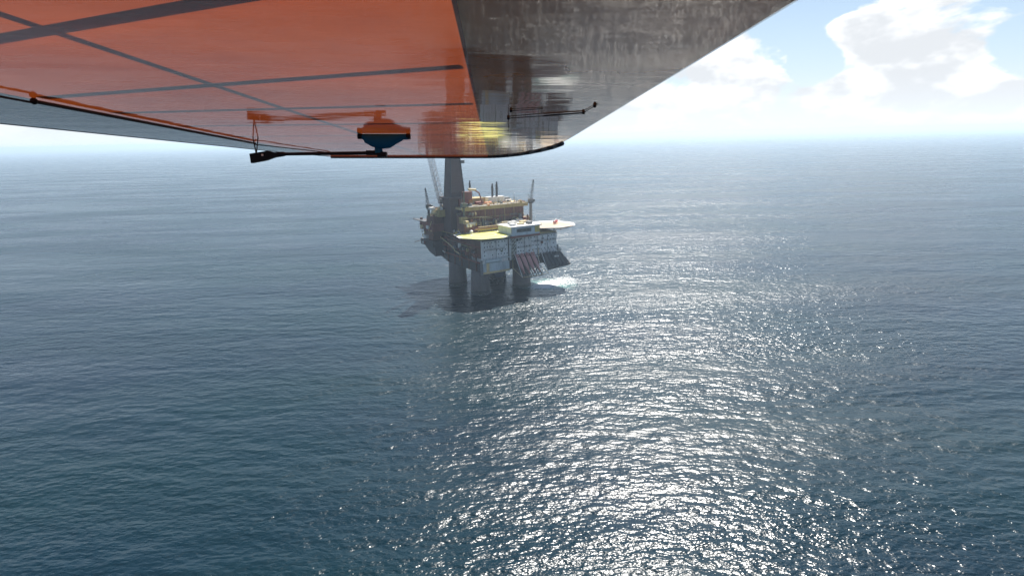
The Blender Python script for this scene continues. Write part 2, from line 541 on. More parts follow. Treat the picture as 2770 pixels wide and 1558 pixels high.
# stair tower
st = MB().box(3.6, 7.4, -30.9, -29.2, 24.5, 25.0)
for k in range(6):
    z = 25 + k * 2.8
    st.box(3.6, 7.4, -30.9, -29.3, z + 2.6, z + 2.8)
    st.add([(3.8, -30.8, z), (4.4, -30.8, z), (7.2, -30.8, z + 2.7), (6.6, -30.8, z + 2.7), (3.8, -30.0, z), (4.4, -30.0, z), (7.2, -30.0, z + 2.7), (6.6, -30.0, z + 2.7)],
           [(0, 1, 2, 3), (7, 6, 5, 4), (0, 4, 5, 1), (3, 2, 6, 7), (1, 5, 6, 2), (0, 3, 7, 4)])
for x in (3.6, 7.3):
    for y in (-30.9, -29.3):
        st.cyl((x, y, 24.5), (x, y, 42), 0.13, n=4)
st.build('stair_tower', M['greygreen'], P)
# balcony at the right-hand end
MB().box(47.1, 51, -30, -20, 27.0, 27.4).rail([(47.2, -30, 27.4), (51, -30, 27.4), (51, -20, 27.4)]).build('balcony', M['dark'], P)
MB().box(47.1, 49.6, -28, -24, 27.5, 31.5).build('equipment_box', M['grey'], P)
# lower-left framing and pale panel beside the front leg
MB().box(-23.2, -21.6, -29.0, -27.5, 15.8, 27).build('corner_post', M['grey'], P)
MB().box(-18.6, -16.0, -28.9, -28.62, 17.4, 25.6).build('wall_panel', M['cream'], P)
MB().box(-21.6, 2, -28.8, -26, 16.4, 17.9).build('bottom_beam', M['cream'], P)
# blue utility pod hanging under the block
pod = MB().loft([[(-13, -27, 20.5), (1.5, -27, 20.5), (1.5, -17, 20.5), (-13, -17, 20.5)], [(-11, -26.5, 16.5), (0, -26.5, 16.5), (0, -18, 16.5), (-11, -18, 16.5)], [(-8, -25, 11.5), (-2, -25, 11.5), (-2, -20, 11.5), (-8, -20, 11.5)]]).build('utility_pod', M['bluepod'], P)
MB().box(-11, 0.5, -28.2, -27.1, 19.6, 20.2).build('pod_walkway', M['grey'], pod)
for k in range(9):
    x = rnd.uniform(-11, -1)
    y = rnd.uniform(-26, -18)
    MB().cyl((x, y, 12), (x + rnd.uniform(-1, 1), y, 4 + rnd.uniform(0, 5)), 0.3, n=6).build('caisson_pipe', M['dark'], pod)

# control block on the roof
cb = MB().box(1, 27, -34, -15, 43.05, 50.0).build('control_block', M['wall2'], P)
MB().box(0.0, 28.4, -35.2, -14, 50.05, 51.0).build('roof_slab', M['white'], cb)
MB().box(22.6, 27.1, -34.15, -34.02, 45.0, 50.0).build('end_panel', M['yolk'], cb)
MB().box(-0.2, 27.2, -34.5, -33.9, 42.2, 43.8).build('skirt_band', M['redbrown'], cb)
MB().box(6, 19, -34.1, -34.02, 46.2, 48.8).build('window_band', M['glass'], cb)
for x in (1.2, 6, 10.3, 14.6, 19):
    MB().box(x - 0.14, x + 0.14, -34.22, -34.03, 46.0, 49.0).build('mullion', M['grey'], cb)
MB().rail([(0.2, -35.0, 51), (28, -35.0, 51), (28, -14.2, 51), (0.2, -14.2, 51)]).build('railing', M['white'], cb)
MB().box(-14, 1, -31.5, -28.7, 43.1, 43.7).build('link_walkway', M['white'], P)
for k, (x, y, w, d, h, m) in enumerate(((4, -30, 4, 4, 1.6, 'white'), (12, -28, 5, 3, 1.2, 'cream'), (20, -30, 3, 5, 2.0, 'grey'), (8, -20, 7, 3, 1.8, 'white'), (19, -20, 6, 3, 1.4, 'cream'))):
    MB().box(x, x + w, y, y + d, 51.02, 51 + h).build('roof_unit', M[m], cb)


def helideck(cx, cy, z, r, mat, rot, name='helideck', under=5):
    def oct_(q):
        return [(cx + q * math.cos(rot + math.pi / 4 * i), cy + q * math.sin(rot + math.pi / 4 * i)) for i in range(8)]
    h = MB().prism(oct_(r), z - 0.7, z).build(name, mat, P)
    o, i_ = oct_(r + 1.9), oct_(r + 0.05)
    nb = MB()
    for k in range(8):
        j = (k + 1) % 8
        nb.add([(*i_[k], z - 0.25), (*i_[j], z - 0.25), (*o[j], z + 0.15), (*o[k], z + 0.15), (*i_[k], z - 0.4), (*i_[j], z - 0.4), (*o[j], z), (*o[k], z)],
               [(0, 1, 2, 3), (7, 6, 5, 4), (2, 6, 7, 3), (0, 4, 5, 1), (1, 5, 6, 2), (3, 7, 4, 0)])
    nb.build('safety_net', M['white'], h)
    ri, ro = oct_(r * 0.93), oct_(r * 0.97)
    ln = MB()
    for k in range(8):
        j = (k + 1) % 8
        ln.add([(*ri[k], z + 0.006), (*ri[j], z + 0.006), (*ro[j], z + 0.006), (*ro[k], z + 0.006)], [(0, 3, 2, 1)])
    ln.build('edge_line', M['white'], h)
    cr = MB()
    n = 40
    for k in range(n):
        a, b = 2 * math.pi * k / n, 2 * math.pi * (k + 1) / n
        q0, q1 = r * 0.42, r * 0.47
        cr.add([(cx + q0 * math.cos(a), cy + q0 * math.sin(a), z + 0.007), (cx + q0 * math.cos(b), cy + q0 * math.sin(b), z + 0.007), (cx + q1 * math.cos(b), cy + q1 * math.sin(b), z + 0.007), (cx + q1 * math.cos(a), cy + q1 * math.sin(a), z + 0.007)], [(0, 1, 2, 3)][::-1])
    cr.build('aiming_circle', M['cream'], h)
    tr = MB()
    for k in range(8):
        p = oct_(r * 0.92)[k]
        q = oct_(r * 0.45)[k]
        tr.cyl((*p, z - 0.8), (*q, z - under), 0.22, n=5)
        tr.cyl((*q, z - 0.8), (*q, z - under), 0.22, n=5)
        p2 = oct_(r * 0.92)[(k + 1) % 8]
        tr.cyl((*p, z - 0.9), (*p2, z - 0.9), 0.25, n=5)
    tr.build('support_truss', M['rust'], h)
    return h


h1 = helideck(-14.5, -19, 45.0, 21.5, M['yellow'], math.radians(10), under=2.8)
h1['label'] = 'pale yellow octagonal helideck on the corner'
h2 = helideck(49, -17, 46.6, 20.0, M['deckcream'], math.radians(-12), under=4.4)
h2['label'] = 'cream octagonal helideck overhanging the right end'
for (x, y, L, w, a) in ((40, -26, 7, 0.9, 0.5), (44, -27, 7, 0.9, 0.5), (56, -24, 9, 0.8, -0.9), (58, -16, 9, 0.8, 0.6)):
    q = MB().box(-L / 2, L / 2, -w / 2, w / 2, 0, 0.012).build('deck_stripe', M['orange'], h2)
    q.location = (x, y + 2, 46.612)
    q.rotation_euler = (0, 0, a)
for (x, y, z0) in ((36, -20, 43), (44, -30, 43), (44, -12, 43)):
    MB().cyl((x, y, z0), (x, y, 45.9), 0.6, n=8).build('helideck_post', M['grey'], P)

# upper drilling module and pipe deck
um = MB().box(-18, 38, 5, 36, 46, 62).build('drilling_module', M['rust'], P)
for k in range(19):
    x = -17.5 + k * 3.05
    MB().box(x, x + 0.35, 4.7, 5, 46, 61.5).build('wall_rib', M['redbrown' if k % 3 else 'olive'], um)
MB().box(-18.2, 38.2, 4.6, 5.0, 53.5, 54.1).build('wall_girt', M['redbrown'], um)
MB().box(-21, 40.5, 2.4, 38, 62.05, 63.6).build('pipe_deck', M['cream'], um)
MB().box(-21.1, 40.6, 2.2, 2.5, 61.2, 63.9).build('deck_edge', M['olive'], um)
for k in range(12):
    MB().cyl((-16 + rnd.uniform(0, 5), 4 + k * 0.85, 64.0), (24 + rnd.uniform(0, 14), 4 + k * 0.85, 64.0), 0.36, n=6).build('drill_pipe', M[rnd.choice(('cream', 'white', 'olive', 'rust', 'grey'))], um)
for x in (-12, -2, 8, 18, 28, 36):
    for y in (7, 33):
        MB().cyl((x, y, 43), (x, y, 46.2), 0.7, n=8).build('module_column', M['dark'], um)
MB().rail([(-21, 2.6, 63.6), (40.5, 2.6, 63.6), (40.5, 38, 63.6)]).build('railing', M['yolk'], um)
MB().box(14, 30, 22, 28, 63.7, 68.5).build('engine_house', M['white'], um)
MB().box(31, 36, 23, 28, 63.7, 67).build('engine_house', M['grey'], um)
MB().box(-3, 9, 18, 30, 63.7, 69).build('engine_house', M['olive'], um)
MB().box(-2, 4, 12, 17, 63.7, 66.5).build('mud_tank', M['redbrown'], um)
MB().box(6, 12, 12, 16, 63.7, 65.5).build('mud_tank', M['orange'], um)
for (x, y, zt, r) in ((20, 25, 79.3, 0.95), (24.3, 25, 80.6, 1.0), (-1.3, 25, 83.0, 0.8)):
    s_ = MB().cyl((x, y, 68.4), (x, y, zt - 2.2), r, r * 0.95, 10).cyl((x, y, zt - 2.2), (x + 0.3, y, zt), r * 0.7, r * 0.62, 10).build('exhaust_stack', M['dark'], P)
    MB().path([(x + 0.4, y, zt - 1.6), (x + 3.2, y, 68.5)], 0.09, 4).build('stay', M['dark'], s_)

# derrick on its substructure
ds = MB().box(-25.2, -18.2, 14, 28, 43.1, 70).build('derrick_substructure', M['derrick'], P)
MB().box(-27, -9, 12, 30, 70.1, 71.6).build('drill_floor', M['derrick'], ds)
MB().box(-18.1, -9.4, 12.6, 29, 63.7, 70).build('floor_base', M['redbrown'], ds)
dx, dy = -17.8, 21
dr = MB()


def dw(z):
    return 6.1 + (3.0 - 6.1) * (z - 71.6) / (120 - 71.6)


lv = [71.6 + k * 2.42 for k in range(21)]
rings = []
for k, z in enumerate(lv):
    for e in (0, 0.16):
        w = dw(z) - e
        rings.append([(dx - w, dy - w, z + (0.001 if e == 0 else 0.05)), (dx + w, dy - w, z + (0.001 if e == 0 else 0.05)), (dx + w, dy + w, z + (0.001 if e == 0 else 0.05)), (dx - w, dy + w, z + (0.001 if e == 0 else 0.05))])
dr.loft(rings)
derrick = dr.build('derrick', M['derrick'], P)
for sx in (-1, 1):
    for sy in (-1, 1):
        MB().cyl((dx + sx * dw(71.6), dy + sy * dw(71.6), 71.6), (dx + sx * dw(120), dy + sy * dw(120), 120), 0.5, n=6).build('corner_column', M['dark'], derrick)
MB().box(dx - 4.4, dx + 4.4, dy - 4.4, dy + 4.4, 120.05, 121.2).build('crown_platform', M['dark'], derrick)
MB().box(dx + 4.6, dx + 7.0, dy - 6.6, dy - 3.5, 97.5, 100).build('derrick_cabin', M['grey'], derrick)
MB().box(dx + 2.5, dx + 10.5, dy - 10.5, dy - 7.6, 69, 75.5).build('doghouse', M['redbrown'], derrick)
MB().cyl((dx + 6, dy - 12.6, 77.4), (dx + 13, dy - 12.4, 76.8), 0.9, n=8).build('standpipe_manifold', M['cream'], derrick)
MB().path([(dx + 12, dy - 12, 76.6), (dx + 16, dy - 12, 74), (dx + 17.5, dy - 12, 70), (dx + 19, dy - 12, 64)], 0.55, 8).build('mud_hose', M['redbrown'], derrick)

# equipment on the decks
spots = []
for k in range(150):
    zone = k % 5
    if zone == 0:
        x, y, z = rnd.uniform(-18, 44), rnd.uniform(-10.5, 3.0), 43.0
    elif zone == 1:
        x, y, z = rnd.uniform(39.5, 45.5), rnd.uniform(2, 40), 43.0
    elif zone == 2:
        x, y, z = rnd.uniform(-33, -19), rnd.uniform(-9, 7), 43.0
        if x < -24:
            x += 6
    elif zone == 3:
        x, y, z = rnd.uniform(-19, 38), rnd.uniform(13.5, 36), 63.6
    else:
        x, y, z = rnd.uniform(-33, -25), rnd.uniform(30, 43), 55.5
    w, d, h = rnd.uniform(0.8, 3.4), rnd.uniform(0.8, 3.0), rnd.uniform(0.8, 4.2 if zone in (0, 1, 2) else 2.2)
    m = M[rnd.choice(('cream', 'white', 'rust', 'redbrown', 'olive', 'grey', 'greygreen', 'yolk', 'dark', 'orange', 'cream', 'rust'))]
    t = rnd.random()
    if t < 0.45:
        MB().box(x, x + w, y, y + d, z + 0.02, z + h).build('equipment_box', m, P)
    elif t < 0.7:
        MB().cyl((x, y, z), (x, y, z + h), w * 0.45, n=10).cyl((x, y, z + h), (x, y, z + h + 0.5), w * 0.45, w * 0.15, 10).build('vertical_tank', m, P)
    elif t < 0.85:
        MB().cyl((x, y, z + 1.2), (x + w * 2, y, z + 1.2), 0.9, n=10).box(x + 0.3, x + 0.6, y - 0.6, y + 0.6, z, z + 0.6).box(x + 2 * w - 0.6, x + 2 * w - 0.3, y - 0.6, y + 0.6, z, z + 0.6).build('horizontal_tank', m, P)
    else:
        MB().path([(x, y, z), (x, y, z + h), (x + w * 2.4, y, z + h), (x + w * 2.4, y, z)], 0.2, 6).build('pipe', m, P)
# stacked modules filling the left front corner behind the yellow helideck
for (x0, x1, y0, y1, z0, z1, m) in ((-23, -16, 4, 8.6, 43.1, 58, 'rust'), (-24, -19, -6, 3.6, 43.1, 52, 'rust'), (-18, -9, -4, 3, 43.1, 50, 'redbrown'), (-24, -18.3, 34, 44, 43.1, 60, 'rust'),
                                   (-23.5, -18, 0, 4, 52.2, 57, 'olive'), (-9, 0, -2, 3.8, 43.1, 48, 'olive'), (8, 20, -9, 2, 43.1, 48.5, 'rust'), (24, 33, -6, 3, 43.1, 49, 'redbrown'), (33, 45, 6, 30, 43.1, 51, 'olive')):
    MB().box(x0, x1, y0, y1, z0, z1).build('deck_module', M[m], P)
for k in range(10):
    y = -9.8 + k * 0.35
    z = 47 + (k % 4) * 0.8
    MB().cyl((-14 + rnd.uniform(-3, 3), y, z), (9 + rnd.uniform(-4, 4), y, z), 0.24, n=6).build('pipe', M[rnd.choice(('orange', 'yolk', 'cream', 'redbrown'))], P)
for k in range(12):
    x = rnd.uniform(-30, 40)
    y = rnd.uniform(8, 32)
    if -30 < x < -6:
        continue
    MB().cyl((x, y, 63.5), (x, y, 63.5 + rnd.uniform(2.5, 6)), 0.22, n=6).build('vent_pipe', M[rnd.choice(('grey', 'cream', 'rust'))], P)

# pipe racks and cable frames in front of the brown wall
for k in range(9):
    x = -17 + k * 6.2
    MB().path([(x, 3.9, 43), (x, 3.9, 50 + (k % 3) * 2.5), (x + rnd.uniform(2, 5), 3.9, 50 + (k % 3) * 2.5), (x + 5, 3.9, 43)], 0.26, 5).build('pipe_frame', M[rnd.choice(('olive', 'grey', 'greygreen', 'cream'))], P)
for k in range(26):
    x = rnd.uniform(-18, 30)
    L = rnd.uniform(4, 13)
    z = rnd.uniform(46, 57)
    MB().cyl((x, 4.2 + (k % 3) * 0.1, z), (x + L, 4.2 + (k % 3) * 0.1, z + rnd.uniform(-0.6, 0.6)), rnd.uniform(0.12, 0.34), n=6).build('pipe', M[rnd.choice(('grey', 'olive', 'redbrown', 'greygreen', 'cream', 'derrick'))], P)
for k in range(22):
    x, y = rnd.uniform(-17, 38), rnd.uniform(-4, 2.5)
    z, w, h = rnd.choice((43.05, 47, 48.6)), rnd.uniform(1.2, 3.6), rnd.uniform(2.5, 6)
    if rnd.random() < 0.5:
        MB().cyl((x, y, z), (x, y, z + h), w * 0.4, n=10).cyl((x, y, z + h), (x, y, z + h + 0.6), w * 0.4, w * 0.12, 10).build('vertical_tank', M[rnd.choice(('grey', 'white', 'cream', 'greygreen', 'rust'))], P)
    else:
        MB().box(x, x + w, y, y + w * 0.8, z, z + h).build('equipment_box', M[rnd.choice(('grey', 'white', 'cream', 'greygreen', 'rust', 'olive', 'redbrown'))], P)
for k in range(40):
    x, y = rnd.uniform(-34, -24.5), rnd.uniform(-8, 58)
    if y < 29:
        x = rnd.uniform(-25.6, -22)
    z = 43.05 if y < 29 else (49.55 if y > 44 else rnd.choice((55.55, 49.6)))
    w, h = rnd.uniform(0.8, 2.4), rnd.uniform(0.8, 3.4)
    MB().box(x, x + w, y, y + rnd.uniform(0.8, 3), z, z + h).build('equipment_box', M[rnd.choice(('white', 'cream', 'rust', 'redbrown', 'dark', 'olive', 'derrick'))], P)
for y in (-8, -2, 6, 14, 22):
    MB().box(-26.2, -23.2, y, y + 4.2, 38.0 + (y % 3), 38.5 + (y % 3)).rail([(-26.1, y, 38.5 + (y % 3)), (-26.1, y + 4.2, 38.5 + (y % 3))]).build('side_gallery', M['redbrown'], P)
for k in range(14):
    y = rnd.uniform(28, 58)
    z = rnd.choice((43.4, 45, 47, 31, 33, 37, 40))
    MB().box(-34.9 if z > 43 else -33.6, -33.0, y, y + rnd.uniform(0.8, 2.6), z, z + rnd.uniform(0.6, 2.2)).build('equipment_box', M[rnd.choice(('white', 'rust', 'dark', 'cream', 'redbrown'))], P)

# small gear on the roofs and galleries
for k in range(110):
    q = k % 4
    if q == 0:
        x, y, z = rnd.uniform(-20, 39), rnd.uniform(2.8, 9), 63.65
    elif q == 1:
        x, y, z = rnd.uniform(-8, 39), rnd.uniform(16, 37), 63.65
    elif q == 2:
        x, y, z = rnd.uniform(-23.5, -10), rnd.uniform(-9, 8), rnd.choice((43.05, 52.1, 50.1, 58.05))
    else:
        x, y, z = rnd.uniform(-31, -24.5), rnd.uniform(24, 36), 61.05
    w, d, h = rnd.uniform(0.5, 2.6), rnd.uniform(0.5, 2.2), rnd.uniform(0.5, 2.6)
    m = M[rnd.choice(('white', 'cream', 'yolk', 'orange', 'cream', 'olive', 'redbrown', 'grey', 'white'))]
    if rnd.random() < 0.65:
        MB().box(x, x + w, y, y + d, z, z + h).build('equipment_box', m, P)
    else:
        MB().path([(x, y, z), (x, y, z + h), (x + w, y + d, z + h)], 0.16, 5).build('pipe', m, P)
for (x0, x1, z) in ((9, 22, 33.4), (24, 46, 36.6), (-20, -3, 34.6)):
    MB().box(x0, x1, -30.1, -29.15, z, z + 0.18).rail([(x0, -30.05, z + 0.18), (x1, -30.05, z + 0.18)]).build('gallery', M['grey'], ac)
for k in range(12):
    x = rnd.uniform(-20, 45)
    z = rnd.uniform(26.5, 39)
    MB().box(x, x + rnd.uniform(0.8, 2.2), -29.7, -29.02, z, z + rnd.uniform(0.8, 2.0)).build('wall_unit', M[rnd.choice(('grey', 'white', 'rust', 'wall2', 'greygreen'))], ac)

for (x, y, z, h) in ((-8, -9.5, 43, 9), (4, -8, 43, 11), (31, -10, 43, 8), (40, -8, 43, 10), (-22, -8, 43, 10), (12, 3.2, 63.6, 6), (30, 3.2, 63.6, 5), (38, 20, 63.6, 7), (-32, 46, 49.5, 7), (-33, 33, 55.5, 8)):
    lp = MB().cyl((x, y, z), (x, y, z + h), 0.14, 0.09, 6).cyl((x, y, z + h - 0.1), (x + 1.1, y, z + h), 0.07, n=5).build('lamp_post', M['grey'], P)
    MB().box(x + 0.8, x + 1.4, y - 0.2, y + 0.2, z + h - 0.25, z + h + 0.05).build('lamp_head', M['white'], lp)
MB().rail([(-22, -28.2, 43.0), (-22, -12, 43.0)]).rail([(-18, 4.4, 54.1), (38, 4.4, 54.1)]).rail([(-23, 8.7, 58.0), (-16, 8.7, 58.0), (-16, 4.1, 58.0)]).rail([(33, 6, 51), (45, 6, 51), (45, 30, 51)]).build('railing', M['yolk'], P)

# lifeboat station under the accommodation block
ramp_me = MB()
for s_ in (-1.55, 1.55):
    ramp_me.add([(s_ - 0.2, -28.5, 29.4), (s_ + 0.2, -28.5, 29.4), (s_ + 0.2, -42.5, 13.0), (s_ - 0.2, -42.5, 13.0), (s_ - 0.2, -28.5, 28.4), (s_ + 0.2, -28.5, 28.4), (s_ + 0.2, -42.5, 12.0), (s_ - 0.2, -42.5, 12.0)],
                [(3, 2, 1, 0), (4, 5, 6, 7), (0, 1, 5, 4), (2, 3, 7, 6), (1, 2, 6, 5), (3, 0, 4, 7)])
for k in range(7):
    y = -30 - k * 2
    z = 28.2 - (k * 2 + 1.5) * 1.171
    ramp_me.box(-1.5, 1.5, y - 0.15, y + 0.15, z - 0.5, z)
ramp = ramp_me.mesh('launch_ramp', M['dark'])
BX = (7.2, 12.0, 16.8, 21.6)
for x in BX:
    link('launch_ramp', ramp, P, (x, 0, 0))
for x in (4.6, 24.2, 29.0):
    MB().path([(x, -29.2, 31.5), (x, -31.5, 31.0), (x, -43.0, 13.0)], 0.24, 6).build('davit_frame', M['white'], P)
    MB().path([(x, -29.2, 31.0), (x, -29.5, 18.0), (x, -43.0, 13.0)], 0.20, 6).build('davit_frame', M['cream'], P)
MB().path([(4.6, -43, 13), (29, -43, 13)], 0.22, 6).build('davit_beam', M['cream'], P)
MB().box(4.5, 47, -30.6, -29.05, 25.6, 26.0).rail([(24.4, -30.5, 26), (47, -30.5, 26)]).build('boat_walkway', M['dark'], P)
MB().box(4, 46, -28.8, -16, 18.5, 24.4).build('under_block', M['dark'], P)
# dark inclined landing to the right of the boats
ip = MB().add([(30, -29.2, 26.5), (50, -29.2, 26.5), (52.5, -40, 18.0), (30, -40, 16.5), (30, -29.2, 25.4), (50, -29.2, 25.4), (52.5, -40, 16.4), (30, -40, 14.8)],
              [(3, 2, 1, 0), (4, 5, 6, 7), (0, 1, 5, 4), (1, 2, 6, 5), (2, 3, 7, 6), (3, 0, 4, 7)]).build('sloping_landing', M['dark'], P)
for k in range(6):
    x = 31.5 + k * 3.4
    MB().path([(x, -29.6, 30.5), (x + 1.0, -40.2, 18.2), (x + 1.0, -40.0, 17.0)], 0.2, 5).build('landing_frame', M['grey'], ip)
    MB().path([(x, -29.6, 27.0), (x + 1.0, -34, 26.0), (x + 2.4, -40.0, 18.0)], 0.14, 5).build('landing_frame', M['grey'], ip)
MB().box(41, 44.5, -35.4, -33.8, 23.2, 24.2).build('liferaft_canister', M['white'], P)


def boat_mesh():
    b = MB()
    rings = []
    for t in (0.0, 0.06, 0.2, 0.45, 0.7, 0.88, 1.0):
        y = -t * 17.5
        w = 2.0 * (math.sin(math.pi * min(1, 0.22 + t * 0.9)) ** 0.5 if t < 0.95 else 0.35) if t > 0 else 0.7
        w = max(w, 0.3)
        hh = 1.35 if 0.05 < t < 0.9 else 0.8
        rings.append([(w * math.cos(a) * (1.0 if math.sin(a) > 0 else 0.85), y, 0.9 + hh * math.sin(a)) for a in [2 * math.pi * i / 12 for i in range(12)]])
    b.loft(rings)
    return b.mesh('hull', M['boat'], True)


hull_me = boat_mesh()
wh_me = MB().loft([[(-0.85, -1.2, 1.9), (0.85, -1.2, 1.9), (0.85, -3.4, 1.9), (-0.85, -3.4, 1.9)], [(-0.6, -1.5, 3.0), (0.6, -1.5, 3.0), (0.6, -3.0, 3.0), (-0.6, -3.0, 3.0)]]).mesh('wheelhouse', M['boat'])
rail_me = MB().box(-2.04, -1.86, -15, -2.0, 0.75, 1.05).box(1.86, 2.04, -15, -2.0, 0.75, 1.05).mesh('rubbing_strake', M['dark'])
port_me = MB().box(-0.5, 0.5, -3.5, -3.3, 2.2, 2.7).mesh('wheelhouse_window', M['glass'])
ORD = ('leftmost', 'second from the left', 'third from the left', 'rightmost')
for i, x in enumerate(BX):
    b = empty('lifeboat')
    tag(b, '%s of four red lifeboats tilted bow down on ramps under the platform' % ORD[i] if i in (0, 3) else 'red lifeboat tilted bow down on its ramp, %s of four' % ORD[i], 'lifeboat', 'lifeboats on launch ramps')
    b.matrix_world = Matrix.Translation(plat(x, -29.6, 28.2)) @ Euler((0, 0, PLAT_R)).to_matrix().to_4x4() @ Euler((math.atan2(16.4, 14.0), 0, 0)).to_matrix().to_4x4()
    hb = link('hull', hull_me, b)
    link('rubbing_strake', rail_me, hb)
    wb = link('wheelhouse', wh_me, b)
    link('wheelhouse_window', port_me, wb)


def crane(px_, py_, z0, zc, tip, label, mat, w=1.1, pr=1.0, n=12, second=None):
    c = tag(empty('pedestal_crane', plat(px_, py_, z0), PLAT_R), label, 'crane', 'cranes on the platform')
    h = zc - z0
    MB().cyl((0, 0, 0), (0, 0, h), pr, pr * 0.9, 12).build('pedestal', mat, c)
    MB().cyl((0, 0, h), (0, 0, h + 0.7), pr * 1.8, pr * 1.8, 14).build('slew_ring', M['dark'], c)
    hs = MB().box(-1.8, 1.8, -1.6, 1.6, h + 0.72, h + 3.6).build('machinery_house', mat, c)
    cbn = MB().box(1.85, 3.3, -1.4, 0.6, h + 0.8, h + 3.0).build('operator_cab', M['grey'], c)
    MB().box(1.9, 3.25, -1.46, -1.41, h + 1.5, h + 2.8).build('cab_window', M['glass'], cbn)
    t = Vector((tip[0] - px_, tip[1] - py_, tip[2] - z0))
    bo = MB().lattice((0.2, 0, h + 2.2), t, w * 1.25, w * 0.55, n, 0.13, 0.075).build('boom', mat, c)
    MB().cyl(t + Vector((0, 0, -0.5)), t + Vector((0, 0, 0.6)), 0.55, n=8).build('boom_head', M['dark'], bo)
    g = Vector((-1.5, 1.2, h + 7.5))
    MB().path([(-1.6, 1.4, h + 3.6), g, (-1.4, -1.2, h + 3.6)], 0.14, 5).build('gantry', mat, c)
    MB().cyl(g, t, 0.05, n=4).cyl(t, t + Vector((0, 0, -min(10, tip[2] - zc - 2))), 0.05, n=4).build('hoist_rope', M['dark'], c)
    if second:
        q = Vector((second[0] - px_, second[1] - py_, second[2] - z0))
        MB().lattice((-1.4, 0.5, h + 3), q, w * 0.7, w * 0.4, n, 0.1, 0.06).build('back_mast', mat, c)
    return c


M['boomgrey'] = mat_paint('boom_grey', (0.42, 0.40, 0.40), 0.6, (0.18, 0.12, 0.10), 0.5, 0.4)
crane(-25.4, 31, 61, 66, (-32.5, 31, 112), 'tall pale crane with a long raised lattice boom beside the derrick', M['boomgrey'], 3.0, 1.2, 20, second=(-34.6, 31, 104))
crane(-32, 41, 55.6, 61, (-33.5, 42, 77.5), 'small dark crane on the left-hand edge, left of the long lattice boom', M['dark'], 1.2, 1.1, 8)
crane(-19.6, 2.2, 43, 64, (-20.4, -0.5, 76.5), 'green-grey column crane behind the yellow helideck', M['greygreen'], 0.9, 0.85, 8)
crane(44.6, 4, 43, 63, (47.0, 3, 81.5), 'dark grey crane with upright boom behind the cream helideck', M['grey'], 1.5, 1.35, 10)

# containers
cm = MB().box(-3, 3, -1.22, 1.22, 0, 2.6)
for k in range(19):
    x = -2.8 + k * 0.31
    cm.box(x, x + 0.14, -1.27, -1.22, 0.25, 2.35).box(x, x + 0.14, 1.22, 1.27, 0.25, 2.35)


def container(x, y, z, a, mat, label):
    o = tag(link('shipping_container', cm.mesh('shipping_container', M[mat])), label, 'container', 'containers on the deck')
    o.location = plat(x, y, z)
    o.rotation_euler = (0, 0, PLAT_R + a)
    return o


container(-15.2, -2, 50.05, 0, 'white', 'white container beside the green-grey crane behind the yellow helideck')
container(-21.4, -3.6, 52.05, math.pi / 2, 'cream', 'cream container at the platform edge left of the green-grey crane')
container(13, -4.5, 48.55, 0.1, 'cream', 'cream container in front of the brown module wall, left of the grey control block')
container(28.5, -2, 49.05, 0, 'white', 'white container behind the control block roof')
container(36.5, 9.5, 51.05, 0.4, 'cream', 'cream container at the foot of the upright grey crane')

# helicopter
hc = tag(empty('helicopter', plat(56, -15.5, 46.62), PLAT_R + math.radians(25)), 'small red and white helicopter parked on the cream helideck', 'helicopter')
rings = []
for x, w, z0, z1 in ((-3.6, 0.25, 1.0, 1.4), (-3.0, 0.8, 0.6, 2.0), (-1.6, 1.1, 0.5, 2.6), (0.8, 1.15, 0.5, 2.75), (2.4, 0.8, 0.9, 2.6), (3.6, 0.4, 1.5, 2.4)):
    c_, hz_ = (z0 + z1) / 2, (z1 - z0) / 2
    rings.append([(x, w * math.cos(2 * math.pi * i / 12), c_ + hz_ * math.sin(2 * math.pi * i / 12)) for i in range(12)])
fb = MB().loft(rings).build('fuselage', M['heli'], hc, True)
MB().cyl((3.3, 0, 2.0), (9.0, 0, 2.3), 0.42, 0.2, 10).build('tail_boom', M['white'], hc)
MB().add([(8.3, -0.06, 2.2), (9.4, -0.06, 2.2), (9.9, -0.06, 4.2), (9.2, -0.06, 4.2), (8.3, 0.06, 2.2), (9.4, 0.06, 2.2), (9.9, 0.06, 4.2), (9.2, 0.06, 4.2)], [(0, 1, 2, 3), (7, 6, 5, 4), (0, 4, 5, 1), (1, 5, 6, 2), (2, 6, 7, 3), (3, 7, 4, 0)]).build('tail_fin', M['white'], hc)
MB().cyl((0, 0, 2.6), (0, 0, 3.5), 0.2, n=8).build('rotor_mast', M['dark'], hc)
for k in range(4):
    q = MB().box(0.2, 6.6, -0.2, 0.2, 0, 0.06).build('rotor_blade', M['white'], hc)
    q.location = (0, 0, 3.45)
    q.rotation_euler = (0, 0, 0.4 + k * math.pi / 2)
for s_ in (-1, 1):
    MB().path([(-2.6, s_ * 1.1, 0.25), (-2.2, s_ * 1.1, 0.07), (2.2, s_ * 1.1, 0.07)], 0.07, 6).path([(-1.2, s_ * 1.1, 0.07), (-1.2, s_ * 0.7, 0.9)], 0.05, 5).path([(1.2, s_ * 1.1, 0.07), (1.2, s_ * 0.7, 0.9)], 0.05, 5).build('skid', M['dark'], hc)
MB().box(-3.05, -1.9, -0.8, 0.8, 1.75, 2.25).build('windscreen', M['glass'], hc)

